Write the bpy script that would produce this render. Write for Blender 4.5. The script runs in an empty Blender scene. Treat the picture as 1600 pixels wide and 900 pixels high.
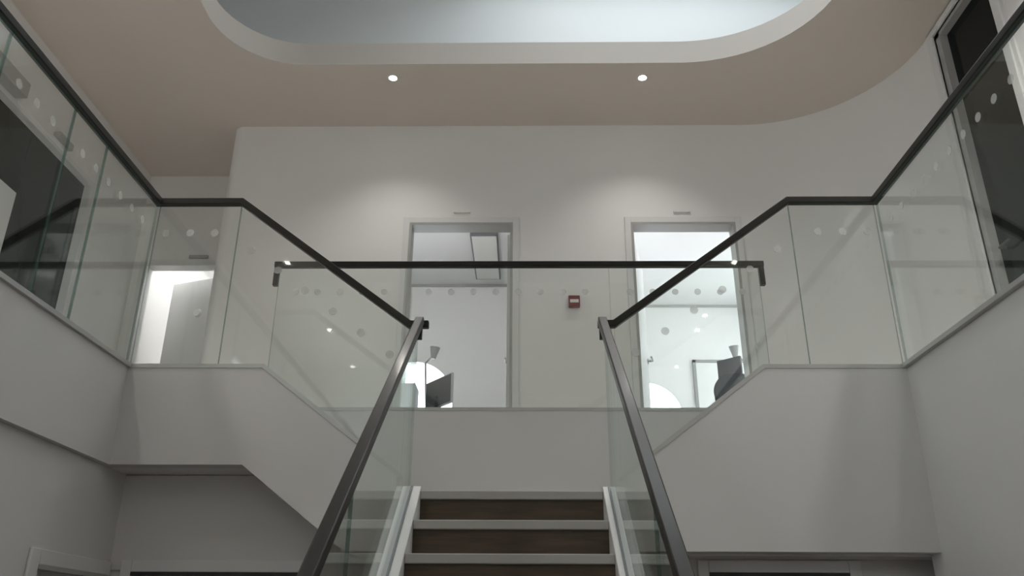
import bpy, bmesh, math, random
from mathutils import Vector, Matrix

random.seed(4)
scene = bpy.context.scene
C = scene.collection
EYE = 1.62                     # eye height of the photographer above the hall floor

# ------------------------------------------------------------------ camera
F_PX, PITCH, YAW, ROLL = 1300.0, math.radians(23.06), math.radians(0.987), math.radians(0.335)
fwd = Vector((-math.sin(YAW) * math.cos(PITCH), math.cos(YAW) * math.cos(PITCH), math.sin(PITCH)))
right = Vector((math.cos(YAW), math.sin(YAW), 0))
up = right.cross(fwd)
r2 = right * math.cos(ROLL) + up * math.sin(ROLL)
u2 = up * math.cos(ROLL) - right * math.sin(ROLL)
cam_data = bpy.data.cameras.new('camera')
cam_data.sensor_width = 36.0
cam_data.lens = F_PX / 1600 * 36.0
cam_data.clip_start = 0.05
cam = bpy.data.objects.new('camera', cam_data)
C.objects.link(cam)
m = Matrix((r2, u2, -fwd)).transposed().to_4x4()
m.translation = Vector((0, 0, EYE))
cam.matrix_world = m
scene.camera = cam

# ------------------------------------------------------------------ sky
world = bpy.data.worlds.new('overcast_sky')
scene.world = world
world.use_nodes = True
bg = world.node_tree.nodes['Background']
bg.inputs['Color'].default_value = (0.91, 0.965, 1.0, 1)
bg.inputs['Strength'].default_value = 6.5

# ------------------------------------------------------------------ window portals, added fill lights and exposure
def area(name, loc, aim, sx, sy, power, col=(1, 1, 1), portal=False):
    l = bpy.data.lights.new(name, 'AREA')
    l.shape = 'RECTANGLE'; l.size = sx; l.size_y = sy
    l.energy = power; l.color = col
    if portal:
        l.cycles.is_portal = True
    o = bpy.data.objects.new(name, l)
    o.location = loc
    o.rotation_euler = Vector(aim).to_track_quat('-Z', 'Y').to_euler()
    C.objects.link(o)
    return o

area('portal_rooflight', (1.45, 5.95, 8.58), (0, 0, -1), 2.9, 1.3, 1, portal=True)
area('portal_gallery', (-3.97, -3.15, 4.2), (1, 0, 0), 2.1, 3.3, 1, portal=True)
area('portal_room', (3.28, 9.15, 4.82), (-1, 0, 0), 1.25, 1.3, 1, portal=True)
area('office_fill', (-0.9, 6.8, 5.35), (0, 1, 0.45), 1.6, 0.15, 10, (1, 0.98, 0.96))  # unseen fill light added to brighten the office
area('office_fill', (2.0, 6.8, 5.35), (0, 1, 0.4), 1.6, 0.15, 8, (1, 0.99, 0.98))  # second unseen fill, added for the brighter office
area('store_fill', (-3.25, 7.66, 5.40), (0, 0.5, 1), 0.8, 0.12, 48, (1, 0.99, 0.98))  # unseen fill added so the room past the passage reads bright
vs = scene.view_settings
vs.view_transform = 'Standard'
vs.look = 'None'
vs.gamma = 1.0
vs.use_curve_mapping = False
vs.exposure = 0.20
scene.cycles.transparent_max_bounces = 32
scene.cycles.max_bounces = 14
scene.cycles.diffuse_bounces = 6

# ------------------------------------------------------------------ materials
def new_mat(name):
    mt = bpy.data.materials.new(name)
    mt.use_nodes = True
    nt = mt.node_tree
    return mt, nt, nt.nodes['Principled BSDF']

def paint(name, col, rough=0.6, noise=0.02, scale=6.0, bump=0.0, metal=0.0, spec=0.4, coat=0.0):
    mt, nt, b = new_mat(name)
    b.inputs['Roughness'].default_value = rough
    b.inputs['Metallic'].default_value = metal
    b.inputs['Specular IOR Level'].default_value = spec
    b.inputs['Coat Weight'].default_value = coat
    b.inputs['Coat Roughness'].default_value = 0.13
    tc = nt.nodes.new('ShaderNodeTexCoord')
    nz = nt.nodes.new('ShaderNodeTexNoise')
    nz.inputs['Scale'].default_value = scale
    nz.inputs['Detail'].default_value = 4
    nt.links.new(tc.outputs['Object'], nz.inputs['Vector'])
    mx = nt.nodes.new('ShaderNodeMix'); mx.data_type = 'RGBA'
    mx.inputs[6].default_value = (*[c * (1 - noise) for c in col], 1)
    mx.inputs[7].default_value = (*[min(1, c * (1 + noise)) for c in col], 1)
    nt.links.new(nz.outputs['Fac'], mx.inputs[0])
    nt.links.new(mx.outputs[2], b.inputs['Base Color'])
    if bump:
        n2 = nt.nodes.new('ShaderNodeTexNoise'); n2.inputs['Scale'].default_value = 180
        bp = nt.nodes.new('ShaderNodeBump'); bp.inputs['Strength'].default_value = bump
        bp.inputs['Distance'].default_value = 0.002
        nt.links.new(tc.outputs['Object'], n2.inputs['Vector'])
        nt.links.new(n2.outputs['Fac'], bp.inputs['Height'])
        nt.links.new(bp.outputs['Normal'], b.inputs['Normal'])
    return mt

def wood(name, dark, light, stretch, rough=0.45):
    mt, nt, b = new_mat(name)
    b.inputs['Roughness'].default_value = rough
    tc = nt.nodes.new('ShaderNodeTexCoord')
    mp = nt.nodes.new('ShaderNodeMapping'); mp.inputs['Scale'].default_value = stretch
    nz = nt.nodes.new('ShaderNodeTexNoise'); nz.inputs['Scale'].default_value = 3.0
    nz.inputs['Detail'].default_value = 8; nz.inputs['Distortion'].default_value = 0.6
    cr = nt.nodes.new('ShaderNodeValToRGB')
    cr.color_ramp.elements[0].position = 0.3; cr.color_ramp.elements[0].color = (*dark, 1)
    cr.color_ramp.elements[1].position = 0.75; cr.color_ramp.elements[1].color = (*light, 1)
    nt.links.new(tc.outputs['Object'], mp.inputs['Vector'])
    nt.links.new(mp.outputs['Vector'], nz.inputs['Vector'])
    nt.links.new(nz.outputs['Fac'], cr.inputs['Fac'])
    nt.links.new(cr.outputs['Color'], b.inputs['Base Color'])
    return mt

def clear_glass(name, tint, f0=0.045):
    """clear sheet: transparent body, mirror reflection by Schlick's law (the same from both sides)"""
    mt = bpy.data.materials.new(name); mt.use_nodes = True
    nt = mt.node_tree; nt.nodes.clear()
    out = nt.nodes.new('ShaderNodeOutputMaterial')
    tr = nt.nodes.new('ShaderNodeBsdfTransparent'); tr.inputs['Color'].default_value = (*tint, 1)
    gl = nt.nodes.new('ShaderNodeBsdfGlossy'); gl.inputs['Roughness'].default_value = 0.03
    gl.inputs['Color'].default_value = (0.95, 1, 0.98, 1)
    lw = nt.nodes.new('ShaderNodeLayerWeight'); lw.inputs['Blend'].default_value = 0.5
    pw = nt.nodes.new('ShaderNodeMath'); pw.operation = 'POWER'; pw.inputs[1].default_value = 5
    ma = nt.nodes.new('ShaderNodeMath'); ma.operation = 'MULTIPLY_ADD'
    ma.inputs[1].default_value = 1 - f0; ma.inputs[2].default_value = f0
    mix = nt.nodes.new('ShaderNodeMixShader')
    nt.links.new(lw.outputs['Facing'], pw.inputs[0])
    nt.links.new(pw.outputs[0], ma.inputs[0])
    nt.links.new(ma.outputs[0], mix.inputs[0])
    nt.links.new(tr.outputs[0], mix.inputs[1])
    nt.links.new(gl.outputs[0], mix.inputs[2])
    nt.links.new(mix.outputs[0], out.inputs['Surface'])
    return mt

def frosted(name, col=(0.92, 0.93, 0.93), through=(0.92, 0.92, 0.92), amount=0.27, glow=0.25):
    mt = bpy.data.materials.new(name); mt.use_nodes = True
    nt = mt.node_tree; nt.nodes.clear()
    out = nt.nodes.new('ShaderNodeOutputMaterial')
    tr = nt.nodes.new('ShaderNodeBsdfTransparent'); tr.inputs['Color'].default_value = (*through, 1)
    df = nt.nodes.new('ShaderNodeBsdfDiffuse'); df.inputs['Color'].default_value = (*col, 1)
    tl = nt.nodes.new('ShaderNodeBsdfTranslucent'); tl.inputs['Color'].default_value = (*col, 1)
    m1 = nt.nodes.new('ShaderNodeMixShader'); m1.inputs[0].default_value = glow
    m2 = nt.nodes.new('ShaderNodeMixShader'); m2.inputs[0].default_value = amount
    nt.links.new(df.outputs[0], m1.inputs[1]); nt.links.new(tl.outputs[0], m1.inputs[2])
    nt.links.new(tr.outputs[0], m2.inputs[1]); nt.links.new(m1.outputs[0], m2.inputs[2])
    nt.links.new(m2.outputs[0], out.inputs['Surface'])
    return mt

def lamp_glow(name, col, s):
    mt = bpy.data.materials.new(name); mt.use_nodes = True
    nt = mt.node_tree; nt.nodes.clear()
    out = nt.nodes.new('ShaderNodeOutputMaterial')
    e = nt.nodes.new('ShaderNodeEmission'); e.inputs['Color'].default_value = (*col, 1)
    e.inputs['Strength'].default_value = s
    nt.links.new(e.outputs[0], out.inputs['Surface'])
    return mt

M = dict(
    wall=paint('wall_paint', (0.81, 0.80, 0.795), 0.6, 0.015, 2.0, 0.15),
    lower=paint('shaded_wall_paint', (0.69, 0.68, 0.675), 0.6, 0.015, 2.0, 0.15),  # wall paint darkened to stand in for weaker light lower down
    ceil=paint('ceiling_paint', (0.71, 0.645, 0.585), 0.8, 0.015, 2.0, 0.1),
    well=paint('lightwell_paint', (0.74, 0.76, 0.77), 0.8, 0.01, 2.0),
    gloss=paint('white_gloss_paint', (0.74, 0.74, 0.74), 0.35, 0.01, 4.0),
    frame=paint('grey_frame_paint', (0.42, 0.42, 0.41), 0.35, 0.02, 4.0),
    string=paint('string_paint', (0.62, 0.62, 0.62), 0.4, 0.01, 3.0),
    groove=paint('channel_metal', (0.13, 0.135, 0.14), 0.45, 0.03, 10, metal=0.6),
    strip=paint('edge_strip_metal', (0.50, 0.50, 0.49), 0.4, 0.02, 10, metal=0.3),
    rail=paint('bronze_rail', (0.028, 0.027, 0.024), 0.42, 0.12, 14, metal=0.0, spec=0.16, coat=0.06),
    riser=wood('dark_oak_riser', (0.045, 0.030, 0.018), (0.095, 0.064, 0.038), (1.2, 8, 14), 0.6),
    tread=paint('tread_nosing', (0.38, 0.37, 0.35), 0.55, 0.03, 12),
    floor=wood('oak_floor', (0.08, 0.055, 0.035), (0.15, 0.10, 0.065), (8, 0.6, 1), 0.4),
    carpet=paint('pale_carpet', (0.62, 0.59, 0.55), 0.95, 0.15, 60),
    dark=paint('dark_glazing', (0.010, 0.0125, 0.012), 0.12, 0.1, 2, spec=0.12),
    lining_shade=paint('lining_shade_paint', (0.045, 0.05, 0.048), 0.4, 0.1, 2),  # dark colour standing in for the shadow line over the door leaf
    black=paint('black_plastic', (0.035, 0.036, 0.04), 0.5, 0.1, 20),
    fabric=paint('charcoal_fabric', (0.04, 0.042, 0.046), 0.9, 0.2, 80),
    screen=paint('screen_black', (0.05, 0.05, 0.055), 0.3, 0.05, 8),
    silver=paint('silver_metal', (0.45, 0.45, 0.46), 0.35, 0.05, 20, metal=0.7),
    greymetal=paint('grey_lamp_metal', (0.33, 0.33, 0.33), 0.5, 0.05, 20),
    red=paint('red_plastic', (0.22, 0.045, 0.055), 0.4, 0.05, 20),
    white=paint('white_plastic', (0.80, 0.80, 0.79), 0.4, 0.02, 20),
    paper=paint('paper_white', (0.85, 0.85, 0.84), 0.8, 0.02, 20),
    palebox=paint('pale_board', (0.50, 0.52, 0.55), 0.7, 0.03, 10),
    desk=paint('desk_laminate', (0.68, 0.67, 0.65), 0.45, 0.02, 8),
    glass=clear_glass('balustrade_glass', (0.965, 0.980, 0.973), 0.036),
    pane=clear_glass('window_glass', (0.98, 0.99, 0.99)),
    edge=frosted('glass_edge', (0.10, 0.17, 0.155), (0.72, 0.82, 0.79), 0.3, 0.2),
    dot=frosted('frosted_dot'),
    lamp=lamp_glow('downlight_lens', (1.0, 0.93, 0.82), 40.0),
)

# ------------------------------------------------------------------ builders
class MB:
    def __init__(self):
        self.v = []; self.f = []; self.mi = []
    def add(self, vs_, fs, mi=0):
        k = len(self.v)
        self.v += [tuple(p) for p in vs_]
        for f in fs:
            self.f.append(tuple(i + k for i in f)); self.mi.append(mi)
        return self
    def box(self, x0, x1, y0, y1, z0, z1, mi=0):
        x0, x1 = sorted((x0, x1)); y0, y1 = sorted((y0, y1)); z0, z1 = sorted((z0, z1))
        p = [(x, y, z) for z in (z0, z1) for y in (y0, y1) for x in (x0, x1)]
        return self.add(p, [(0, 2, 3, 1), (4, 5, 7, 6), (0, 1, 5, 4), (2, 6, 7, 3), (0, 4, 6, 2), (1, 3, 7, 5)], mi)
    def prism(self, pts, a, b, axis, mi=0, side_mi=None):
        """polygon given in the two other axes (order x,y,z), extruded from a to b along axis"""
        def mk(p, t):
            return {'x': (t, p[0], p[1]), 'y': (p[0], t, p[1]), 'z': (p[0], p[1], t)}[axis]
        n = len(pts)
        vs_ = [mk(p, a) for p in pts] + [mk(p, b) for p in pts]
        self.add(vs_, [tuple(range(n - 1, -1, -1)), tuple(range(n, 2 * n))], mi)
        k = len(self.v) - 2 * n
        for i in range(n):
            j = (i + 1) % n
            self.f.append((k + i, k + j, k + n + j, k + n + i)); self.mi.append(mi if side_mi is None else side_mi)
        return self
    def bar(self, p, q, w, h):
        """rectangular bar between two points"""
        return self.sweep([p, q], w, h)
    def sweep(self, path, w, h):
        P = [Vector(p) for p in path]
        T = [(P[i + 1] - P[i]).normalized() for i in range(len(P) - 1)]
        rings = []
        for i, p in enumerate(P):
            t = T[max(0, i - 1)]
            s = t.cross(Vector((0, 0, 1)))
            s = s.normalized() if s.length > 1e-4 else Vector((1, 0, 0))
            u = s.cross(t)
            nrm = t if i in (0, len(P) - 1) else (T[i - 1] + T[i]).normalized()
            if i == len(P) - 1: nrm = T[-1]
            ring = []
            for a, b in ((-1, -1), (1, -1), (1, 1), (-1, 1)):
                o = s * (a * w / 2) + u * (b * h / 2)
                k = -(o.dot(nrm)) / t.dot(nrm)
                ring.append(p + o + t * k)
            rings.append(ring)
        k = len(self.v)
        for r in rings: self.v += [tuple(x) for x in r]
        for i in range(len(rings) - 1):
            for j in range(4):
                a, b = k + i * 4 + j, k + i * 4 + (j + 1) % 4
                self.f.append((a, b, b + 4, a + 4)); self.mi.append(0)
        self.f.append(tuple(k + j for j in (3, 2, 1, 0))); self.mi.append(0)
        e = k + (len(rings) - 1) * 4
        self.f.append(tuple(e + j for j in range(4))); self.mi.append(0)
        return self
    def tube(self, p, q, r0, r1=None, n=16, mi=0):
        r1 = r0 if r1 is None else r1
        p, q = Vector(p), Vector(q); t = (q - p).normalized()
        a = t.orthogonal().normalized(); b = t.cross(a)
        vs_ = []
        for c, r in ((p, r0), (q, r1)):
            for i in range(n):
                th = 2 * math.pi * i / n
                vs_.append(c + (a * math.cos(th) + b * math.sin(th)) * r)
        fs = [(i, (i + 1) % n, n + (i + 1) % n, n + i) for i in range(n)]
        fs += [tuple(range(n - 1, -1, -1)), tuple(range(n, 2 * n))]
        return self.add(vs_, fs, mi)
    def ring(self, c, r_in, r_out, z0, z1, n=32):
        vs_ = []
        for r, z in ((r_out, z0), (r_out, z1), (r_in, z1), (r_in, z0)):
            for i in range(n):
                th = 2 * math.pi * i / n
                vs_.append((c[0] + r * math.cos(th), c[1] + r * math.sin(th), z))
        fs = []
        for k in range(4):
            for i in range(n):
                j = (i + 1) % n; k2 = (k + 1) % 4
                fs.append((k * n + i, k * n + j, k2 * n + j, k2 * n + i))
        return self.add(vs_, fs)
    def wall(self, axis, t0, t1, u0, u1, z0, z1, holes=()):
        """wall slab between t0..t1 along its normal axis, running u0..u1, with rectangular holes (u0,u1,z0,z1)"""
        us = sorted({u0, u1, *[h[0] for h in holes], *[h[1] for h in holes]})
        zs = sorted({z0, z1, *[h[2] for h in holes], *[h[3] for h in holes]})
        us = [u for u in us if u0 <= u <= u1]; zs = [z for z in zs if z0 <= z <= z1]
        for i in range(len(us) - 1):
            for j in range(len(zs) - 1):
                uc, zc = (us[i] + us[i + 1]) / 2, (zs[j] + zs[j + 1]) / 2
                if any(h[0] < uc < h[1] and h[2] < zc < h[3] for h in holes): continue
                if axis == 'y': self.box(us[i], us[i + 1], t0, t1, zs[j], zs[j + 1])
                else: self.box(t0, t1, us[i], us[i + 1], zs[j], zs[j + 1])
        return self
    def build(self, name, mats, parent=None, bevel=0.0, smooth=False, clean=False):
        me = bpy.data.meshes.new(name)
        me.from_pydata(self.v, [], self.f)
        if not isinstance(mats, (list, tuple)): mats = [mats]
        for mt in mats: me.materials.append(mt)
        for p, k in zip(me.polygons, self.mi): p.material_index = k
        bm = bmesh.new(); bm.from_mesh(me)
        if clean:
            bmesh.ops.remove_doubles(bm, verts=bm.verts, dist=1e-5)
            seen = {}
            for f in bm.faces:
                seen.setdefault(tuple(sorted(v.index for v in f.verts)), []).append(f)
            kill = [f for fs in seen.values() if len(fs) > 1 for f in fs]
            if kill: bmesh.ops.delete(bm, geom=kill, context='FACES')
        bmesh.ops.recalc_face_normals(bm, faces=bm.faces)
        bm.to_mesh(me); bm.free()
        if smooth:
            for p in me.polygons: p.use_smooth = True
        me.set_sharp_from_angle(angle=math.radians(30))
        o = bpy.data.objects.new(name, me)
        C.objects.link(o)
        if parent is not None:
            o.parent = parent
            loc = parent_loc(parent)
            me.transform(Matrix.Translation(-loc))
        if bevel:
            b = o.modifiers.new('bevel', 'BEVEL'); b.width = bevel; b.segments = 2; b.limit_method = 'ANGLE'
        return o

def parent_loc(o):
    v = Vector(o.location)
    while o.parent is not None:
        o = o.parent; v += Vector(o.location)
    return v

def thing(name, label, cat, loc=(0, 0, 0), group=None):
    o = bpy.data.objects.new(name, None); C.objects.link(o)
    o.empty_display_size = 0.1
    o.location = loc
    return tag(o, label, cat, group)

def tag(o, label, cat, group=None):
    o['label'] = label; o['category'] = cat
    if group: o['group'] = group
    return o

def struct(o, label=None):
    o['kind'] = 'structure'
    if label: o['label'] = label
    return o

def sroot(name, loc, label):
    o = bpy.data.objects.new(name, None); C.objects.link(o); o.location = loc
    return struct(o, label)

# ------------------------------------------------------------------ main dimensions
ZF, ZB, ZH, ZC = 3.064, 2.497, 4.127, 6.087     # first floor, fascia underside, rail, ceiling
ZL = 2.356                                       # half landing
D1, D2, D3 = 4.5, 5.44, 6.6                      # front strings, gallery edge, back wall
XL, XR = -2.26, 2.14                             # gallery faces
WL, WR = -3.91, 3.22                             # outer walls upstairs
YF = -5.0                                        # front wall
SL = 0.757
Z_WELL = 6.307

# ------------------------------------------------------------------ ground floor shell
struct(MB().box(-4.06, 4, YF, 5.6, -0.15, 0).build('floor', M['floor']), 'oak floor of the stair hall')
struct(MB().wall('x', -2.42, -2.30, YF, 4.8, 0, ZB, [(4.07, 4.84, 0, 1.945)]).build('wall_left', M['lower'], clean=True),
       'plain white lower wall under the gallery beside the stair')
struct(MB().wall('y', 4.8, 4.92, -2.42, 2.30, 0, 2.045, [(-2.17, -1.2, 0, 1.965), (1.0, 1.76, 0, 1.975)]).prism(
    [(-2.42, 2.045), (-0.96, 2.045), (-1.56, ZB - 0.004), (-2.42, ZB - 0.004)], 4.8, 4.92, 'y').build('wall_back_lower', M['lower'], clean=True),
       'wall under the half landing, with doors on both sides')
# right-hand wall: face of the gallery down to the floor, and the wall under the right flight
struct(MB().wall('x', XR, XR + 0.12, YF, 4.62, 0, ZF - 0.02, []).build('wall_right', M['wall']), 'plain white wall from hall floor up to the gallery edge')

# ------------------------------------------------------------------ first-floor slabs
struct(MB().box(WL, XL - 0.1, YF, D2, ZB, ZF - 0.01).box(WL, XL - 0.1, YF, D2, ZF - 0.01, ZF, 1).build('floor_gallery', [M['wall'], M['carpet']]), 'gallery floor over the lower wall')
struct(MB().box(XR + 0.12, WR, YF, D2, ZB, ZF - 0.01).box(XR + 0.12, WR, YF, D2, ZF - 0.01, ZF, 1).build('floor_gallery', [M['wall'], M['carpet']]))
struct(MB().box(WL, WR, D2 + 0.08, 10.5, ZB, ZF - 0.01).box(WL, WR, D2 + 0.08, 10.5, ZF - 0.01, ZF, 1).build('floor_gallery', [M['wall'], M['carpet']]), 'floor of the back gallery and offices')
struct(MB().box(XL - 0.1, -1.49, D1 + 0.1, D2 + 0.08, ZB, ZF - 0.01).box(XL - 0.1, -1.49, D1 + 0.1, D2 + 0.08, ZF - 0.01, ZF, 1).build('floor_landing', [M['wall'], M['carpet']]))
struct(MB().box(1.345, XR + 0.12, D1 + 0.1, D2 + 0.08, ZB, ZF - 0.01).box(1.345, XR + 0.12, D1 + 0.1, D2 + 0.08, ZF - 0.01, ZF, 1).build('floor_landing', [M['wall'], M['carpet']]))
struct(MB().box(-0.92, 0.78, D1 + 0.1, D2, 2.05, ZL - 0.01).box(-0.92, 0.78, D1 + 0.1, D2, ZL - 0.01, ZL, 1).build('floor_landing', [M['wall'], M['carpet']]), 'half landing at the head of the central flight')

struct(MB().box(0.52, XR + 0.12, D1 + 0.1, 4.8, 2.045, 2.055).build('ceiling_recess', M['lower']), 'underside of the recess below the full-height wall')
# fascias
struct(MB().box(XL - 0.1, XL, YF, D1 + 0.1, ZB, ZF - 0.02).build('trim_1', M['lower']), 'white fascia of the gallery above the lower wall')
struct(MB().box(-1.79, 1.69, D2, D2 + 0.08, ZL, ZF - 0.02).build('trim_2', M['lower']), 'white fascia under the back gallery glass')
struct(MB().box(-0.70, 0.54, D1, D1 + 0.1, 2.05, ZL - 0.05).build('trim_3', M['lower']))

# ------------------------------------------------------------------ first-floor walls
DL0, DL1, DR0, DR1 = -1.03, -0.11, 0.937, 1.862
DH = 5.058
struct(MB().wall('y', D3, D3 + 0.14, -2.66, 2.0, ZF, ZC, [(DL0, DL1, ZF, DH), (DR0, DR1, ZF, DH)]).build('wall_back', M['wall'], clean=True),
       'white back wall of the gallery with two open doorways')
# rounded corner at the end of the back wall and the return along the passage
mb = MB(); pts = []
for i in range(9):
    a = math.pi / 2 * i / 8
    pts.append((-2.66 - 0.09 * math.sin(a), D3 + 0.09 - 0.09 * math.cos(a)))
pts += [(-2.75, 7.5), (-2.66, 7.5)]
struct(mb.prism(pts, ZF, ZC, 'z').build('wall_passage', M['wall']), 'rounded end of the back wall beside the passage')
mb = MB(); N = 28; cx, cy, r = 2.0, 5.38, 1.22
ins = [(cx + r * math.cos(math.pi / 2 * (1 - i / N)), cy + r * math.sin(math.pi / 2 * (1 - i / N))) for i in range(N + 1)]
outs = [(cx + (r + 0.14) * math.cos(math.pi / 2 * (1 - i / N)), cy + (r + 0.14) * math.sin(math.pi / 2 * (1 - i / N))) for i in range(N + 1)]
mb.prism(ins + outs[::-1], ZF, ZC, 'z')
struct(mb.build('wall_right_curve', M['wall'], smooth=True), 'curved wall sweeping from the back wall to the side wall')
RD0, RD1, RDH = 4.53, 5.30, 6.02
struct(MB().wall('x', WR, WR + 0.14, YF, 5.38, ZF, ZC, [(RD0, RD1, ZF, RDH)]).build('wall_right_upper', M['wall'], clean=True))
LD0, LD1, LDH = 4.5, 6.50, 5.395
WY0, WY1, WZ0, WZ1 = -4.8, -1.5, 3.15, 5.25
struct(MB().wall('x', WL - 0.14, WL, YF, 9.6, ZF, ZC, [(LD0, LD1, ZF, LDH), (WY0, WY1, WZ0, WZ1)]).build('wall_left_upper', M['wall'], clean=True),
       'white wall along the side gallery')
PD0, PD1, PDH = -3.79, -2.86, 5.075
struct(MB().wall('y', 7.5, 7.62, WL, -2.6, ZF, ZC, [(PD0, PD1, ZF, PDH)]).build('wall_passage_end', M['wall'], clean=True),
       'end wall of the passage with an open doorway')
struct(MB().box(-4.06, 3.4, YF - 0.15, YF, 0, ZC).build('wall_front', M['lower']))
# unseen side gallery window, added behind the photographer's shoulder to light the hall
wf = sroot('added_window_1', (WL - 0.07, (WY0 + WY1) / 2, WZ0), 'wide side gallery window added out of view for light')
mb = MB()
for i in range(4):
    y = WY0 + 0.03 + (WY1 - WY0 - 0.06) * i / 3
    mb.box(WL - 0.10, WL - 0.04, y - 0.03, y + 0.03, WZ0, WZ1)
for z in (WZ0 + 0.03, WZ1 - 0.03): mb.box(WL - 0.10, WL - 0.04, WY0, WY1, z - 0.03, z + 0.03)
mb.build('window_frame', M['frame'], wf)
MB().box(WL - 0.075, WL - 0.065, WY0 + 0.02, WY1 - 0.02, WZ0 + 0.03, WZ1 - 0.03).build('window_pane', M['pane'], wf)
# outer walls of the rooms behind the hall on the ground floor
for (x0, x1, y0, y1) in ((-4.06, -3.91, YF, 5.6), (3.22, 3.4, YF, 5.6), (-4.06, 3.4, 5.6, 5.75)):
    struct(MB().box(x0, x1, y0, y1, 0, ZB).build('wall_outer', M['lower']))

# ------------------------------------------------------------------ ceiling with the oval light well
def oculus(n=14):
    x0, x1, y0, y1 = -2.46, 2.34, 0.6, 5.685
    P = []
    def corner(cx_, cy_, rx, ry, a0):
        for i in range(n + 1):
            a = a0 + math.pi / 2 * i / n
            P.append((cx_ + rx * math.cos(a), cy_ + ry * math.sin(a)))
    corner(x1 - 1.05, y1 - 0.95, 1.05, 0.95, 0)
    corner(x0 + 0.62, y1 - 0.62, 0.62, 0.62, math.pi / 2)
    corner(x0 + 0.62, y0 + 0.62, 0.62, 0.62, math.pi)
    corner(x1 - 1.05, y0 + 0.95, 1.05, 0.95, 1.5 * math.pi)
    return P
OC = oculus()

def holed_slab(name, outer, inner, z0, z1, mat, inner_mat):
    bm = bmesh.new()
    def loop(pts, z):
        vs_ = [bm.verts.new((p[0], p[1], z)) for p in pts]
        return vs_, [bm.edges.new((vs_[i], vs_[(i + 1) % len(vs_)])) for i in range(len(vs_))]
    lo, elo = loop(outer, z0); li, eli = loop(inner, z0)
    bmesh.ops.triangle_fill(bm, use_beauty=True, edges=elo + eli)
    for f in bm.faces:
        if f.normal.z > 0: f.normal_flip()
    top = [bm.verts.new((p[0], p[1], z1)) for p in inner]
    for i in range(len(inner)):
        j = (i + 1) % len(inner)
        f = bm.faces.new((li[i], li[j], top[j], top[i])); f.material_index = 1; f.smooth = True
    # top side of the slab around the well
    to, eto = loop(outer, z1)
    et = [bm.edges.get((top[i], top[(i + 1) % len(top)])) for i in range(len(top))]
    r = bmesh.ops.triangle_fill(bm, use_beauty=True, edges=eto + et)
    for i in range(len(outer)):
        j = (i + 1) % len(outer)
        bm.faces.new((lo[i], lo[j], to[j], to[i]))
    me = bpy.data.meshes.new(name); bm.to_mesh(me); bm.free()
    me.materials.append(mat); me.materials.append(inner_mat)
    o = bpy.data.objects.new(name, me); C.objects.link(o)
    return o
struct(holed_slab('ceiling', [(-4.06, YF - 0.15), (3.4, YF - 0.15), (3.4, 7.62), (-4.06, 7.62)], OC, ZC, Z_WELL, M['ceil'], M['ceil']),
       'ceiling with a large rounded light well opening')
# light well chamber above
W0, W1, V0, V1, ZT = -3.5, 3.3, -0.2, 7.2, 8.6
struct(MB().wall('y', V1, V1 + 0.12, W0, W1, Z_WELL, ZT).build('wall_lightwell_back', M['well']), 'pale far wall of the light well')
struct(MB().wall('y', V0 - 0.12, V0, W0, W1, Z_WELL, ZT).build('wall_lightwell_front', M['well']))
struct(MB().wall('x', W0 - 0.12, W0, V0, V1, Z_WELL, ZT).build('wall_lightwell_left', M['well']))
struct(MB().wall('x', W1, W1 + 0.12, V0, V1, Z_WELL, ZT).build('wall_lightwell_right', M['well']))
RL = (-0.3, 2.8, 5.4, 6.6)
mb = MB()
mb.box(W0, RL[0], V0, V1, ZT, ZT + 0.15); mb.box(RL[1], W1, V0, V1, ZT, ZT + 0.15)
mb.box(RL[0], RL[1], V0, RL[2], ZT, ZT + 0.15); mb.box(RL[0], RL[1], RL[3], V1, ZT, ZT + 0.15)
struct(mb.build('roof', M['well']))
w3 = sroot('window_2', (1.45, 5.95, ZT + 0.15), 'rooflight over the light well')
mb = MB()
for x in (RL[0], 1.45, RL[1]): mb.box(x - 0.04, x + 0.04, RL[2], RL[3], ZT + 0.15, ZT + 0.22)
for y in (RL[2], RL[3]): mb.box(RL[0], RL[1], y - 0.04, y + 0.04, ZT + 0.15, ZT + 0.22)
mb.build('window_frame', M['frame'], w3)
MB().box(RL[0], RL[1], RL[2], RL[3], ZT + 0.18, ZT + 0.19).build('window_pane', M['pane'], w3)

# ------------------------------------------------------------------ offices behind the back wall
ZR = 5.75
struct(MB().box(-2.6, 0.40, D3 + 0.14, 9.75, ZR, ZR + 0.1).build('ceiling_office', M['gloss']), 'white ceiling of the office behind the doorway')
struct(MB().box(0.50, 3.4, D3 + 0.14, 10.45, ZR, ZR + 0.1).build('ceiling_office', M['gloss']), 'white ceiling of the brighter office')
struct(MB().box(WL, -2.6, 7.62, 9.75, ZR, ZR + 0.1).build('ceiling_store', M['gloss']))
struct(MB().box(0.40, 0.50, D3 + 0.14, 10.45, ZF, ZR + 0.1).build('wall_office_partition', M['wall']))
struct(MB().box(-2.66, -2.56, 7.62, 9.75, ZF, ZR + 0.1).build('wall_office_left', M['wall']))
struct(MB().wall('x', 3.28, 3.4, D3, 10.45, ZF, ZR + 0.1, [(8.5, 9.8, 4.2, 5.45)]).build('wall_office_right', M['wall'], clean=True))

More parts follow.
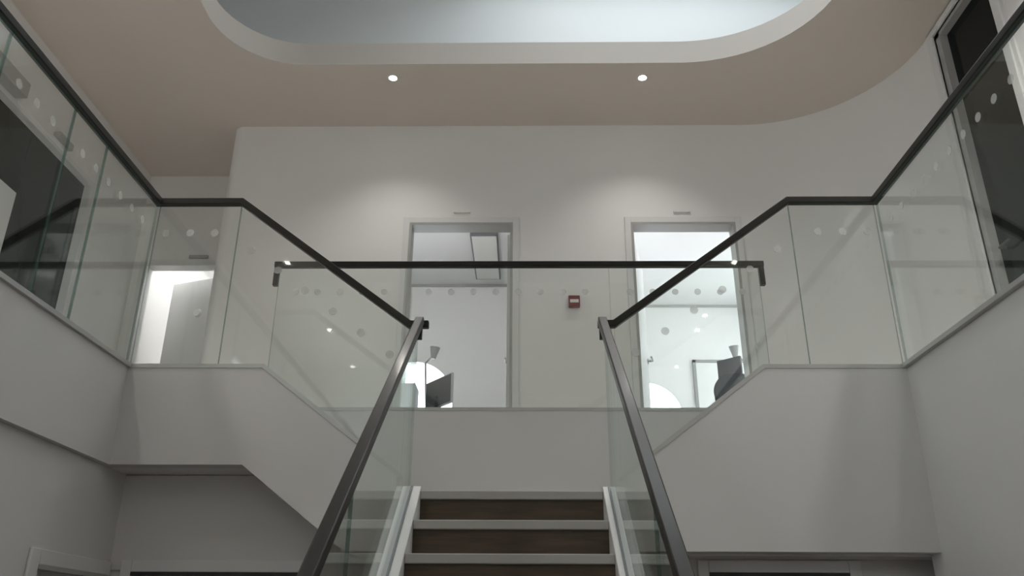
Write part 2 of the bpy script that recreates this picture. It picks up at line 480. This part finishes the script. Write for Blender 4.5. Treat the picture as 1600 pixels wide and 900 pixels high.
def arched_wall(name, x0, x1, y, t, z0, z1, cx, zc, r, sill):
    """wall with a round-headed window opening"""
    n = 24
    arc = [(cx + r * math.cos(math.pi * i / n), zc + r * math.sin(math.pi * i / n)) for i in range(n + 1)]
    mb = MB()
    mb.prism([(x0, z0), (cx - r, z0), (cx - r, z1), (x0, z1)], y, y + t, 'y')
    mb.prism([(cx + r, z0), (x1, z0), (x1, z1), (cx + r, z1)], y, y + t, 'y')
    mb.prism([(cx - r, z0), (cx + r, z0), (cx + r, sill), (cx - r, sill)], y, y + t, 'y')
    for i in range(n):
        a, b = arc[i], arc[i + 1]
        mb.prism([b, a, (a[0], z1), (b[0], z1)], y, y + t, 'y')
    struct(mb.build(name, M['wall'], clean=True), 'office end wall with a round-headed window')
    return arc

def arched_window(name, y, cx, zc, r, sill, label):
    root = sroot(name, (cx, y + 0.02, sill), label)
    n = 24; t = 0.014
    mb = MB()
    for i in range(n):
        a0, a1 = math.pi * i / n, math.pi * (i + 1) / n
        q = [(cx + rr * math.cos(a), zc + rr * math.sin(a)) for rr, a in ((r, a0), (r, a1), (r - t, a1), (r - t, a0))]
        mb.prism(q, y + 0.0, y + 0.04, 'y')
    mb.box(cx - r, cx - r + t, y + 0.0, y + 0.04, sill, zc)
    mb.box(cx + r - t, cx + r, y + 0.0, y + 0.04, sill, zc)
    mb.box(cx - r, cx + r, y + 0.0, y + 0.04, sill, sill + t)
    mb.build('window_frame', M['gloss'], root)
    arc = [(cx + (r - t) * math.cos(math.pi * i / n), zc + (r - t) * math.sin(math.pi * i / n)) for i in range(n + 1)]
    MB().prism([(cx - r + t, sill + t), (cx + r - t, sill + t)] + arc, y + 0.017, y + 0.023, 'y').build('window_pane', M['pane'], root)

arched_wall('wall_office_back', -2.66, 0.45, 9.6, 0.14, ZF, ZR + 0.1, -1.33, 4.275, 0.475, ZF + 0.5)
arched_window('window_3', 9.6, -1.33, 4.275, 0.475, ZF + 0.5, 'bright round-headed window behind the dark monitor')
arched_wall('wall_office_back', 0.45, 3.4, 10.3, 0.14, ZF, ZR + 0.1, 1.53, 4.226, 0.474, ZF + 0.5)
arched_window('window_4', 10.3, 1.53, 4.226, 0.474, ZF + 0.5, 'bright round-headed window in the brighter office')
struct(MB().box(WL - 0.14, -2.6, 9.6, 9.74, ZF, ZR + 0.1).build('wall_store_back', M['wall']))
w5 = sroot('added_window_5', (3.34, 9.15, 4.2), 'unseen side window added to light the brighter office')  # window out of view, added to brighten the office walls
mb = MB()
for y in (8.53, 9.15, 9.77): mb.box(3.31, 3.37, y - 0.03, y + 0.03, 4.2, 5.45)
for z in (4.23, 5.42): mb.box(3.31, 3.37, 8.5, 9.8, z - 0.03, z + 0.03)
mb.build('window_frame', M['gloss'], w5)
MB().box(3.335, 3.345, 8.53, 9.77, 4.23, 5.42).build('window_pane', M['pane'], w5)

# ------------------------------------------------------------------ doorways
def door_lining(root, u0, u1, z0, zh, y0, y1, w=0.055, name='door_frame', mat=None, lin=None):
    """architrave on the near side of a wall facing -Y, plus the lining through the wall"""
    mb = MB(); p = 0.016
    mb.box(u0 - w, u0, y0 - p, y0, z0, zh + w); mb.box(u1, u1 + w, y0 - p, y0, z0, zh + w)
    mb.box(u0, u1, y0 - p, y0, zh, zh + w)
    mb.build(name, mat or M['gloss'], root, bevel=0.004)
    mb = MB(); k = 0.022
    mb.box(u0, u0 + k, y0 - p, y1, z0, zh - k); mb.box(u1 - k, u1, y0 - p, y1, z0, zh - k)
    mb.box(u0, u1, y0 - p, y1, zh - k, zh)
    mb.build('door_lining', lin or M['frame'], root)

def leaf_between(root, h, e, z0, z1, th=0.042, mat=None, handle_at=0.93, handle=True):
    """door leaf from hinge point h to free edge e (plan points)"""
    h, e = Vector((*h, 0)), Vector((*e, 0)); t = (e - h).normalized(); n = Vector((-t.y, t.x, 0))
    q = [h + n * th / 2, e + n * th / 2, e - n * th / 2, h - n * th / 2]
    lf = MB().prism([(p.x, p.y) for p in q], z0, z1, 'z').build('door_leaf', mat or M['gloss'], root, bevel=0.003)
    if handle:
        for s in (1, -1):
            c = h + (e - h) * handle_at
            mb = MB()
            a = c + n * s * th / 2; b = a + n * s * 0.045
            zc = z0 + 1.0
            mb.tube((a.x, a.y, zc), ((a + n * s * 0.01).x, (a + n * s * 0.01).y, zc), 0.026, n=20)
            mb.tube((a.x, a.y, zc), (b.x, b.y, zc), 0.01, n=12)
            d = b - t * 0.12
            mb.tube((b.x, b.y, zc), (d.x, d.y, zc), 0.01, n=12)
            mb.build('door_handle', M['silver'], lf)
    return lf

d1 = sroot('door_1', (-0.57, D3, ZF), 'open doorway showing the dark monitor')
door_lining(d1, DL0, DL1, ZF, DH, D3, D3 + 0.14)
leaf_between(d1, (DL1 - 0.03, D3 + 0.17), (DL1 - 0.005, D3 + 1.03), ZF + 0.01, DH - 0.03)
d2 = sroot('door_2', (1.4, D3, ZF), 'open doorway showing the chair and whiteboard')
door_lining(d2, DR0, DR1, ZF, DH, D3, D3 + 0.14)
leaf_between(d2, (DR0 + 0.02, D3 + 0.17), (DR0 + 0.215, D3 + 1.0), ZF + 0.01, DH - 0.03)
d3 = sroot('door_3', (-3.28, 7.5, ZF), 'passage doorway with half-open white door')
door_lining(d3, PD0, PD1, ZF, PDH, 7.5, 7.62, w=0.045, lin=M['gloss'])
lf = leaf_between(d3, (-2.90, 7.66), (-3.655, 7.93), ZF + 0.01, PDH - 0.045, handle=False)
MB().tube((-3.30, 7.79, 4.66), (-3.312, 7.757, 4.66), 0.045, 0.038, n=24).build('round_handle', M['paper'], lf)

# ground-floor doors
d4 = sroot('door_4', (-2.3, 4.45, 0), 'white door in the lower side wall')
mb = MB(); p = 0.016
mb.box(-2.3, -2.3 + p, 3.99, 4.07, 0, 2.015); mb.box(-2.3, -2.3 + p, 4.07, 4.79, 1.945, 2.015)
mb.build('door_frame', M['gloss'], d4, bevel=0.004)
MB().box(-2.42, -2.3 + p, 4.07, 4.84, 1.925, 1.945).build('door_lining', M['frame'], d4)
MB().box(-2.39, -2.35, 4.07, 4.84, 0.01, 1.925).build('door_leaf', M['gloss'], d4)
d5 = sroot('door_5', (-1.68, 4.8, 0), 'doorway under the flight beside the lower side wall')
mb = MB()
mb.box(-2.23, -2.17, 4.784, 4.8, 0, 2.03); mb.box(-1.2, -1.13, 4.784, 4.8, 0, 2.03); mb.box(-2.17, -1.2, 4.784, 4.8, 1.965, 2.03)
mb.build('door_frame', M['gloss'], d5, bevel=0.004)
MB().box(-2.17, -1.2, 4.784, 4.92, 1.945, 1.965).build('door_lining', M['lining_shade'], d5)
MB().box(-2.17, -1.2, 4.85, 4.89, 0.01, 1.945).build('door_leaf', M['frame'], d5)
d6 = sroot('door_6', (1.38, 4.8, 0), 'doorway under the full-height wall')
mb = MB()
mb.box(0.94, 1.0, 4.784, 4.8, 0, 2.04); mb.box(1.76, 1.83, 4.784, 4.8, 0, 2.04); mb.box(1.0, 1.76, 4.784, 4.8, 1.975, 2.04)
mb.build('door_frame', M['gloss'], d6, bevel=0.004)
MB().box(1.0, 1.76, 4.784, 4.92, 1.955, 1.975).build('door_lining', M['lining_shade'], d6)
MB().box(1.0, 1.76, 4.85, 4.89, 0.01, 1.955).build('door_leaf', M['frame'], d6)

# tall dark glazed door on the right gallery wall
d7 = sroot('door_7', (WR, 4.9, ZF), 'tall dark glazed door in a grey frame at the curved wall')
mb = MB()
for k, (w, pr) in enumerate(((0.10, 0.015), (0.065, 0.03))):
    mb.box(WR - pr, WR + 0.002, RD1 - 0.01, RD1 + w, ZF, RDH + w * 0.6)
    mb.box(WR - pr, WR + 0.002, RD0 - w, RD0 + 0.01, ZF, RDH + w * 0.6)
    mb.box(WR - pr, WR + 0.002, RD0, RD1, RDH - 0.01, RDH + w * 0.6)
mb.build('door_frame', M['gloss'], d7, bevel=0.003)
mb = MB()
mb.box(WR, WR + 0.14, RD1 - 0.07, RD1, ZF, RDH); mb.box(WR, WR + 0.14, RD0, RD0 + 0.03, ZF, RDH)
mb.box(WR, WR + 0.14, RD0, RD1, RDH - 0.04, RDH)
mb.build('door_lining', M['frame'], d7)
MB().box(WR + 0.06, WR + 0.10, RD0 + 0.03, RD1 - 0.07, ZF, RDH - 0.04).build('door_leaf', M['dark'], d7)
mb = MB(); mb.tube((WR + 0.06, RD1 - 0.14, ZF + 1.05), (WR + 0.01, RD1 - 0.14, ZF + 1.05), 0.01)
mb.tube((WR + 0.015, RD1 - 0.14, ZF + 1.05), (WR + 0.015, RD1 - 0.27, ZF + 1.05), 0.01)
mb.build('door_handle', M['black'], d7)

# dark glazed double door on the left gallery wall
d8 = sroot('door_8', (WL, 5.3, ZF), 'dark glazed double door on the side gallery, one leaf white below')
mb = MB()
mb.box(WL - 0.14, WL + 0.01, LD1 - 0.02, LD1 + 0.03, ZF, LDH + 0.03)
mb.box(WL - 0.14, WL + 0.01, LD0 - 0.03, LD0 + 0.02, ZF, LDH + 0.03)
mb.box(WL - 0.14, WL + 0.01, LD0, LD1, LDH - 0.015, LDH + 0.03)
mb.build('door_frame', M['gloss'], d8)
MB().box(WL - 0.10, WL - 0.06, 5.625, LD1 - 0.02, ZF, LDH - 0.015).build('door_leaf', M['dark'], d8)
lf = MB().box(WL - 0.10, WL - 0.06, LD0 + 0.02, 5.62, 4.82, LDH - 0.015).build('door_leaf', M['dark'], d8)
MB().box(WL - 0.10, WL - 0.055, LD0 + 0.02, 5.62, ZF, 4.82).build('lower_panel', M['gloss'], d8)['label'] = 'white lower panel'
mb = MB(); mb.box(WL, WL + 0.03, 5.27, 5.97, LDH + 0.015, LDH + 0.045)
mb.build('door_closer_arm', M['white'], d8)
MB().box(WL + 0.0, WL + 0.06, 5.79, 6.01, LDH + 0.05, LDH + 0.11).build('door_closer', M['frame'], d8, bevel=0.006)
tag(MB().box(WL, WL + 0.10, 4.7, 5.24, 5.43, 5.56).build('wall_box', M['frame'], bevel=0.006),
    'grey-brown wall box above the dark double door', 'box')

# ------------------------------------------------------------------ flights
def side_flight(name, s, label, xk, xk_b, xo, xin):
    """half flight rising outwards from the half landing; s = -1 left, +1 right; string in plane Y = D1"""
    root = thing(name, label, 'staircase', (s * 1.0, D1 + 0.1, ZL))
    zin = ZF - SL * abs(xk - xin)
    if s < 0:
        xb = xk_b + (ZB - 2.05) / SL
        poly = [(xo, ZF - 0.02), (xk, ZF - 0.02), (xin, zin - 0.02), (xin, 2.05), (xb, 2.05), (xk_b, ZB), (xo, ZB)]
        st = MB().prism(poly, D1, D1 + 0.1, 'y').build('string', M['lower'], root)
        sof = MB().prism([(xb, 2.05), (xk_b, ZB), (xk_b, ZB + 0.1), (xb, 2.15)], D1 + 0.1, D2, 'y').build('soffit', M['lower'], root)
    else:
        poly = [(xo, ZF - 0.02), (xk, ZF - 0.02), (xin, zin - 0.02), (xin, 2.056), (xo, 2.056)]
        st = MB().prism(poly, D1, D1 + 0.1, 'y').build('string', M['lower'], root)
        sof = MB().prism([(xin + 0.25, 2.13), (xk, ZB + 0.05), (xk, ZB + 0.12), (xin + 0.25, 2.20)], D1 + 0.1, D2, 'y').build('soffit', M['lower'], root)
    st['label'] = 'white string facing the hall'
    n, rise = 4, (ZF - ZL) / 4
    xs = xk - (-s) * (-0.0)
    for i in range(n):
        top = ZL + rise * (i + 1)
        x_near = xk - s * 0.239 * (n - 1 - i) + s * 0.05
        MB().box(x_near, x_near + s * 0.02, D1 + 0.1, D2, top - rise, top - 0.045).build('riser', M['riser'], root)
        if i < n - 1:
            MB().box(x_near - s * 0.02, x_near + s * 0.27, D1 + 0.1, D2, top - 0.045, top).build('tread', M['tread'], root)
    return root
side_flight('side_flight', -1, 'white-stringed flight rising to the gallery over an open underside', -1.487, -1.535, XL - 0.0, -0.69)
side_flight('side_flight', 1, 'white-stringed flight rising above a solid full-height wall', 1.34, 1.3, XR, 0.525)

# central flight: 13 risers
NR = 13; RISE = ZL / NR; GO = RISE / SL
XA, XB = -0.555, 0.41
cf = thing('central_flight', 'central wooden flight with pale nosings between two white strings', 'staircase', (-0.07, D1 - GO * NR, 0))
riser_me = tread_me = None
for i in range(NR):
    y = D1 - 0.02 - GO * (NR - 1 - i); top = RISE * (i + 1)
    if riser_me is None:
        a = MB().box(XA, XB, y, y + 0.02, top - RISE, top - 0.045).build('riser', M['riser'], cf)
        b = MB().box(XA, XB, y - 0.02, y + GO + 0.02, top - 0.045, top).build('tread', M['tread'], cf, bevel=0.005)
        riser_me, tread_me, y00, t00 = a, b, y, top
    else:
        for src in (riser_me, tread_me):
            if src is tread_me and i == NR - 1:
                MB().box(XA, XB, y - 0.02, y + 0.115, top - 0.045, top).build('tread', M['tread'], cf, bevel=0.005)
                continue
            o = src.copy(); C.objects.link(o); o.parent = cf
            o.location = (0, y - y00, top - t00)
y_bot = D1 - GO * NR - 0.06
for (a, b, gx) in ((-0.69, XA, -0.615), (XB, 0.525, 0.455)):
    ztop = lambda y: ZL + 0.03 - SL * (D1 - y)
    poly = [(y_bot, 0), (y_bot, ztop(y_bot)), (D1, ztop(D1)), (D1, ZL - 0.30), (y_bot + 0.42, 0)]
    s_ = MB().prism(poly, a, b, 'x').build('string', M['string'], cf, bevel=0.004)
    g = MB()
    g.bar((gx, y_bot + 0.02, ztop(y_bot + 0.02) + 0.001), (gx, D1 - 0.005, ztop(D1 - 0.005) + 0.001), 0.032, 0.012)
    g.build('glass_channel', M['groove'], s_)

# ------------------------------------------------------------------ balustrades
TH = 0.015                                       # glass thickness
def pane_y(root, poly, yc, name='glass_panel'):
    return MB().prism(poly, yc - TH / 2, yc + TH / 2, 'y', 0, 1).build(name, [M['glass'], M['edge']], root)
def pane_x(root, poly, xc, name='glass_panel'):
    return MB().prism(poly, xc - TH / 2, xc + TH / 2, 'x', 0, 1).build(name, [M['glass'], M['edge']], root)
dot_me = {}
def dot(parent, loc, axis):
    me = dot_me.get(axis)
    if me is None:
        d = {'x': (0.0009, 0, 0), 'y': (0, 0.0009, 0)}[axis]
        o = MB().tube((-d[0], -d[1], 0), d, 0.0235, n=20).build('safety_dot', M['dot'])
        me = dot_me[axis] = o.data
    else:
        o = bpy.data.objects.new('safety_dot', me); C.objects.link(o)
    o.parent = parent
    o.location = Vector(loc) - parent_loc(parent)

Z_DOT = 3.911
RW, RH = 0.045, 0.042
def balustrade(s, label, xg, xk_r, xlow, zlow, xend, xks, group):
    """gallery side (along Y), corner, short level run and raked run down to the half landing"""
    root = thing('glass_balustrade', label, 'balustrade', (xg, D1 + 0.02, ZF), group)
    yr = D1 + 0.025
    sl = (ZH - zlow) / abs(xk_r - xlow)
    MB().sweep([(xg, YF + 0.02, ZH), (xg, yr, ZH), (xk_r, yr, ZH), (xlow, yr, zlow), (xend, yr, zlow)], RW, RH).build('handrail', M['rail'], root, bevel=0.005)
    zg0, zg1 = ZF - 0.015, ZH - RH / 2 - 0.001
    joints = [YF + 0.05, -3.6, -2.4, -1.2, 0.2, 1.55, 2.915, 3.49, 3.835, yr - 0.02] if s < 0 else [YF + 0.05, -1.2, 0.2, 1.55, 2.6, 4.0 if False else yr - 0.02]
    ydots = [4.34 - 0.1445 * i for i in range(14)]
    for i in range(len(joints) - 1):
        a, b = joints[i] + 0.003, joints[i + 1] - 0.003
        p = pane_x(root, [(a, zg0), (b, zg0), (b, zg1), (a, zg1)], xg)
        for y in ydots:
            if a + 0.03 < y < b - 0.03: dot(p, (xg - s * (TH / 2 + 0.0012), y, Z_DOT), 'x')
    # level run
    a, b = sorted((xg - s * 0.012, xk_r))
    p = pane_y(root, [(a, zg0), (b - 0.003, zg0), (b - 0.003, zg1), (a, zg1)] if s < 0 else [(a + 0.003, zg0), (b, zg0), (b, zg1), (a + 0.003, zg1)], yr)
    for i in range(4):
        x = xg - s * (0.08 + 0.149 * i)
        if abs(x) > abs(xk_r) + 0.03: dot(p, (x, yr - TH / 2 - 0.0012, Z_DOT), 'y')
    # raked run
    def ztop(x): return ZH - max(0, abs(xk_r) - abs(x)) * sl - RH / 2 - 0.004
    def zbot(x): return ZF - 0.012 - max(0, abs(xks) - abs(x)) * SL
    xe = xlow
    pts = [(xk_r, zbot(xk_r)), (xks, zbot(xks)), (xe, zbot(xe)), (xe, ztop(xe)), (xk_r, ztop(xk_r))]
    if s > 0: pts = pts[::-1]
    p = pane_y(root, pts, yr)
    n = 6
    for i in range(n):
        x = xk_r - s * (0.10 + 0.176 * i)
        if abs(x) > abs(xe) + 0.03:
            dot(p, (x, yr - TH / 2 - 0.0012, ztop(x) - 0.255 + 0.02), 'y')
    # slim metal edge strip that holds the glass on top of string and gallery edge
    def strip(path): return path
    MB().sweep([(xg + s * 0.02, YF + 0.01, ZF - 0.008), (xg + s * 0.02, yr + 0.025, ZF - 0.008), (xks, yr + 0.025, ZF - 0.008),
                (xlow, yr + 0.025, ZF - 0.008 - SL * abs(xks - xlow))], 0.11, 0.024).build('base_strip', M['strip'], root)
    return root
balustrade(-1, 'glass balustrade with bronze rail on the gallery with the dark double door', XL - 0.015, -1.755, -0.672, 3.315, -0.56, -1.487, None)
balustrade(1, 'glass balustrade with bronze rail on the gallery over the full-height wall', XR + 0.005, 1.61, 0.515, 3.318, 0.42, 1.34, None)

# back gallery balustrade
bb = thing('gallery_balustrade', 'straight glass balustrade with bronze rail in front of the two doorways', 'balustrade', (-0.05, D2 + 0.04, ZF))
y = D2 + 0.02
XE0, XE1 = -1.793, 1.69
MB().sweep([(XE0 - 0.02, y, ZH), (XE1 + 0.02, y, ZH)], RW, RH).build('handrail', M['rail'], bb, bevel=0.005)
for x in (XE0, XE1):
    MB().box(x - 0.018, x + 0.018, y - 0.018, y + 0.018, ZH - 0.165, ZH - RH / 2).build('rail_end', M['rail'], bb, bevel=0.004)
js = [XE0 + 0.02, -0.86, 0.60, XE1 - 0.02]
for i in range(3):
    a, b = js[i] + 0.002, js[i + 1] - 0.002
    p = pane_y(bb, [(a, ZF - 0.015), (b, ZF - 0.015), (b, ZH - RH / 2 - 0.001), (a, ZH - RH / 2 - 0.001)], y)
    for k in range(22):
        x = -1.64 + 0.159 * k
        if a + 0.02 < x < b - 0.02: dot(p, (x, y - TH / 2 - 0.0012, Z_DOT), 'y')
MB().box(-1.79, 1.69, D2 - 0.004, D2 + 0.06, ZF - 0.02, ZF + 0.002).build('base_strip', M['strip'], bb)

# central balustrades
for (xr_, lab) in ((-0.608, 'raked glass balustrade on the central flight nearer the open-sided flight'), (0.442, 'raked glass balustrade on the central flight nearer the solid wall')):
    root = thing('stair_balustrade', lab, 'balustrade', (xr_, D1 - GO * NR, 0))
    yt = 4.45; zt = 3.303
    zr_ = lambda yy: zt - SL * (yt - yy)
    yb = D1 - GO * NR + 0.02
    MB().sweep([(xr_, yb, zr_(yb)), (xr_, yt + 0.03, zr_(yt + 0.03)), ], 0.05, 0.045).build('handrail', M['rail'], root, bevel=0.006)
    MB().box(xr_ - 0.02, xr_ + 0.02, yt - 0.0, yt + 0.03, zt - 0.10, zt - 0.01).build('rail_end', M['rail'], root, bevel=0.004)
    zs = lambda yy: ZL + 0.03 - SL * (D1 - yy) + 0.001
    js = [yb + 0.03, 2.97, yt - 0.02]
    for i in range(2):
        a, b = js[i] + 0.003, js[i + 1] - 0.003
        pane_x(root, [(a, zs(a)), (b, zs(b)), (b, zr_(b) - 0.03), (a, zr_(a) - 0.03)], xr_ - 0.004 if xr_ < 0 else xr_ + 0.01)

# ------------------------------------------------------------------ ceiling downlights
DL = [(-1.136, 5.866, 'lit recessed downlight in the ceiling above the monitor doorway'), (1.008, 5.88, 'lit recessed downlight in the ceiling above the chair doorway')]
for x in (-3.05, 2.66):  # out-of-view downlights added along both galleries to raise the light
    for y, nth in ((3.7, 'nearest the stair'), (1.7, 'second from the stair'), (-0.6, 'third from the stair'), (-3.1, 'farthest from the stair')):
        DL.append((x, y, 'added unseen downlight over the gallery of the %s, %s' % ('dark double door' if x < 0 else 'tall single dark door', nth)))
for x, y, lab in DL:
    t = thing('downlight', lab, 'ceiling light', (x, y, ZC), 'recessed downlights beside the light well')
    MB().ring((x, y), 0.034, 0.046, ZC - 0.006, ZC + 0.0).build('trim_ring', M['white'], t, smooth=False)
    MB().tube((x, y, ZC - 0.004), (x, y, ZC - 0.001), 0.034, n=24).build('lens', M['lamp'], t)
    l = bpy.data.lights.new('downlight_beam', 'SPOT'); l.energy = 38 if y > 5 else 92; l.spot_size = math.radians(115 if y > 5 else 125); l.spot_blend = 1.0
    l.shadow_soft_size = 0.03 if y > 5 else 0.12; l.color = (1.0, 0.955, 0.90)
    o = bpy.data.objects.new('downlight_beam', l); C.objects.link(o); o.parent = t; o.location = (0, 0, -0.03 if y > 5 else -0.13)

# ------------------------------------------------------------------ wall fittings
cp = thing('fire_call_point', 'small red fire call point on the wall between the two doorways', 'alarm', (0.418, D3, 4.24))
MB().box(0.37, 0.466, D3 - 0.045, D3, 4.243, 4.345).build('housing', M['red'], cp, bevel=0.006)
MB().box(0.382, 0.454, D3 - 0.048, D3 - 0.044, 4.278, 4.306).build('press_panel', M['white'], cp)
for x, lab in ((-0.566, 'slim pale plate above the doorway with the monitor'), (1.399, 'slim pale plate above the doorway with the chair')):
    tag(MB().box(x - 0.075, x + 0.075, D3 - 0.018, D3, 5.158, 5.18).build('door_plate', M['white'], bevel=0.003), lab, 'sign', 'plates above the doors')
tag(MB().box(-3.36, -3.17, 7.475, 7.5, 5.135, 5.165).build('door_plate', M['frame'], bevel=0.003), 'slim grey plate above the passage door', 'sign', 'plates above the doors')

# ------------------------------------------------------------------ office contents
cl = thing('ceiling_fitting', 'long pale box fitting on the office ceiling seen through the doorway', 'ceiling light', (-0.45, 8.7, ZR))
MB().box(-0.60, -0.30, 8.1, 9.3, ZR - 0.06, ZR).build('housing', M['groove'], cl, bevel=0.006)  # dark colour stands in for the shading on the box sides
MB().box(-0.585, -0.315, 8.12, 9.28, ZR - 0.063, ZR - 0.058).build('diffuser', M['desk'], cl)

struct(MB().box(-2.56, 0.40, 9.575, 9.6, ZR - 0.03, ZR).build('trim_4', M['frame']), 'grey shadow line between office ceiling and wall')
struct(MB().box(0.50, 3.28, 10.275, 10.3, ZR - 0.03, ZR).build('trim_5', M['frame']), 'grey shadow line between ceiling and wall of the brighter office')
struct(MB().box(WL, -2.66, 9.575, 9.6, ZR - 0.03, ZR).build('trim_6', M['frame']))

def desk(x0, x1, y0, y1, label):
    zt = ZF + 0.73
    t = thing('desk', label, 'desk', ((x0 + x1) / 2, (y0 + y1) / 2, ZF))
    MB().box(x0, x1, y0, y1, zt - 0.025, zt).build('desk_top', M['desk'], t, bevel=0.003)
    for x in (x0 + 0.05, x1 - 0.05):
        for y_ in (y0 + 0.05, y1 - 0.05):
            MB().box(x - 0.02, x + 0.02, y_ - 0.02, y_ + 0.02, ZF, zt - 0.025).build('leg', M['silver'], t)
    return zt
ZD = desk(-1.75, -0.6, 8.2, 9.0, 'pale office desk under the dark monitor')
desk(1.95, 3.15, 8.45, 9.2, 'pale office desk behind the charcoal chair')

def quad_slab(c, right_, up_, nrm, w, h, t):
    mb = MB(); vs_ = []
    for k in (0, 1):
        for a, b in ((-1, -1), (1, -1), (1, 1), (-1, 1)):
            vs_.append(c + right_ * (a * w / 2) + up_ * (b * h / 2) + nrm * (t * k))
    return mb.add(vs_, [(0, 1, 2, 3), (7, 6, 5, 4), (0, 4, 5, 1), (1, 5, 6, 2), (2, 6, 7, 3), (3, 7, 4, 0)])

# monitor seen through the left doorway (turned)
Z3 = Vector((0, 0, 1))
mn = thing('monitor', 'dark flat monitor turned sideways in the doorway by the arched window', 'monitor', (-0.92, 8.5, ZD))
rt = Vector((0.60, -0.80, 0)).normalized(); nm = rt.cross(Z3) * -1
c = Vector((-0.92, 8.5, 4.04))
quad_slab(c, rt, Z3, nm, 0.52, 0.32, 0.03).build('casing', M['silver'], mn, bevel=0.004)
quad_slab(c - nm * 0.002, rt, Z3, nm, 0.50, 0.295, 0.004).build('screen', M['screen'], mn)
MB().box(-0.95, -0.89, 8.5, 8.53, ZD + 0.01, 4.0).build('stand', M['black'], mn)
MB().box(-1.03, -0.81, 8.43, 8.6, ZD, ZD + 0.012).build('foot', M['black'], mn)
tag(MB().box(-1.32, -1.17, 8.55, 8.85, ZD, 4.16).build('storage_box', M['palebox'], bevel=0.004), 'pale grey box on the office desk beside the dark monitor', 'box')

def desk_lamp(name, base, elbow, head, aim, label):
    t = thing(name, label, 'lamp', base)
    b = Vector(base); e = Vector(elbow); h = Vector(head); a = Vector(aim).normalized()
    MB().tube(b, b + Vector((0, 0, 0.02)), 0.08, n=24).build('base', M['greymetal'], t)
    MB().tube(b + Vector((0, 0, 0.02)), e, 0.011, n=10).tube(e, h, 0.011, n=10).build('arm', M['greymetal'], t)
    MB().tube(h - a * 0.04, h + a * 0.09, 0.025, 0.055, n=20).build('lamp_shade', M['greymetal'], t, smooth=False)
desk_lamp('desk_lamp', (-1.08, 8.9, ZD), (-1.10, 8.75, 4.44), (-0.99, 8.55, 4.47), (0.15, -0.1, 1), 'grey desk lamp rising above the dark monitor')
desk_lamp('desk_lamp', (2.75, 8.8, ZD), (2.45, 8.72, 4.42), (2.27, 8.6, 4.50), (-0.1, -0.1, 1), 'grey desk lamp beside the whiteboard')

# tall portrait monitor in the right doorway
pm = thing('portrait_monitor', 'tall dark portrait monitor above the charcoal chair', 'monitor', (2.17, 8.6, ZD))
rt = Vector((0.72, -0.69, 0)).normalized(); nm = rt.cross(Z3) * -1
c = Vector((2.165, 8.5, 4.14))
quad_slab(c, rt, Z3, nm, 0.28, 0.56, 0.03).build('casing', M['black'], pm, bevel=0.004)
quad_slab(c - nm * 0.002, rt, Z3, nm, 0.26, 0.53, 0.004).build('screen', M['screen'], pm)
MB().box(2.17, 2.26, 8.52, 8.6, 4.24, 4.36).build('rear_hub', M['black'], pm, bevel=0.01)
MB().box(2.19, 2.24, 8.55, 8.6, ZD + 0.01, 4.25).build('stand', M['black'], pm)
MB().box(2.10, 2.34, 8.48, 8.68, ZD, ZD + 0.012).build('foot', M['black'], pm)

# office chair
ch = thing('office_chair', 'charcoal office chair with rounded back in front of the tall monitor', 'chair', (2.06, 8.1, ZF))
n = 24; prof = []
for i in range(n + 1):
    a = math.pi * i / n
    prof.append((2.06 + 0.215 * math.cos(a), 3.88 + 0.20 * math.sin(a)))
prof += [(1.87, 3.62), (1.92, 3.57), (2.20, 3.57), (2.25, 3.62)]
MB().prism(prof, 7.88, 7.94, 'y').build('backrest', M['fabric'], ch, bevel=0.015)
sx, sy = 0.24, 0.23
MB().prism([(2.06 + sx * math.cos(2 * math.pi * i / 24) * (1 / max(abs(math.cos(2 * math.pi * i / 24)), abs(math.sin(2 * math.pi * i / 24)))) ** 0.6,
             8.12 + sy * math.sin(2 * math.pi * i / 24) * (1 / max(abs(math.cos(2 * math.pi * i / 24)), abs(math.sin(2 * math.pi * i / 24)))) ** 0.6) for i in range(24)],
           3.48, 3.55, 'z').build('seat', M['fabric'], ch, bevel=0.015)
MB().bar((2.06, 7.96, 3.75), (2.06, 7.96, 3.50), 0.06, 0.02).bar((2.06, 7.96, 3.49), (2.06, 8.1, 3.47), 0.06, 0.02).build('back_support', M['black'], ch)
MB().tube((2.06, 8.1, 3.12), (2.06, 8.1, 3.48), 0.025).build('gas_column', M['black'], ch)
for i in range(5):
    a = 2 * math.pi * i / 5 + 0.3
    e = Vector((2.06 + 0.28 * math.cos(a), 8.1 + 0.28 * math.sin(a), 3.125))
    lg = MB().bar((2.06, 8.1, 3.15), e, 0.045, 0.025).build('leg', M['black'], ch)
    MB().tube(e + Vector((0.012 * math.sin(a), -0.012 * math.cos(a), -0.031)), e + Vector((-0.012 * math.sin(a), 0.012 * math.cos(a), -0.031)), 0.03, n=14).build('caster', M['black'], lg)

# whiteboard on the right office wall
wb = thing('whiteboard', 'whiteboard in a thin grey frame on the office wall behind the chair', 'whiteboard', (2.6, 10.3, 4.0))
MB().box(2.19, 3.1, 10.275, 10.3, 3.85, 4.96).build('board', M['white'], wb)
mb = MB()
mb.box(2.155, 2.195, 10.265, 10.3, 3.83, 4.985); mb.box(3.09, 3.13, 10.265, 10.3, 3.83, 4.985)
mb.box(2.155, 3.13, 10.265, 10.3, 4.945, 4.985); mb.box(2.155, 3.13, 10.265, 10.3, 3.83, 3.87)
mb.build('board_frame', M['greymetal'], wb, bevel=0.003)
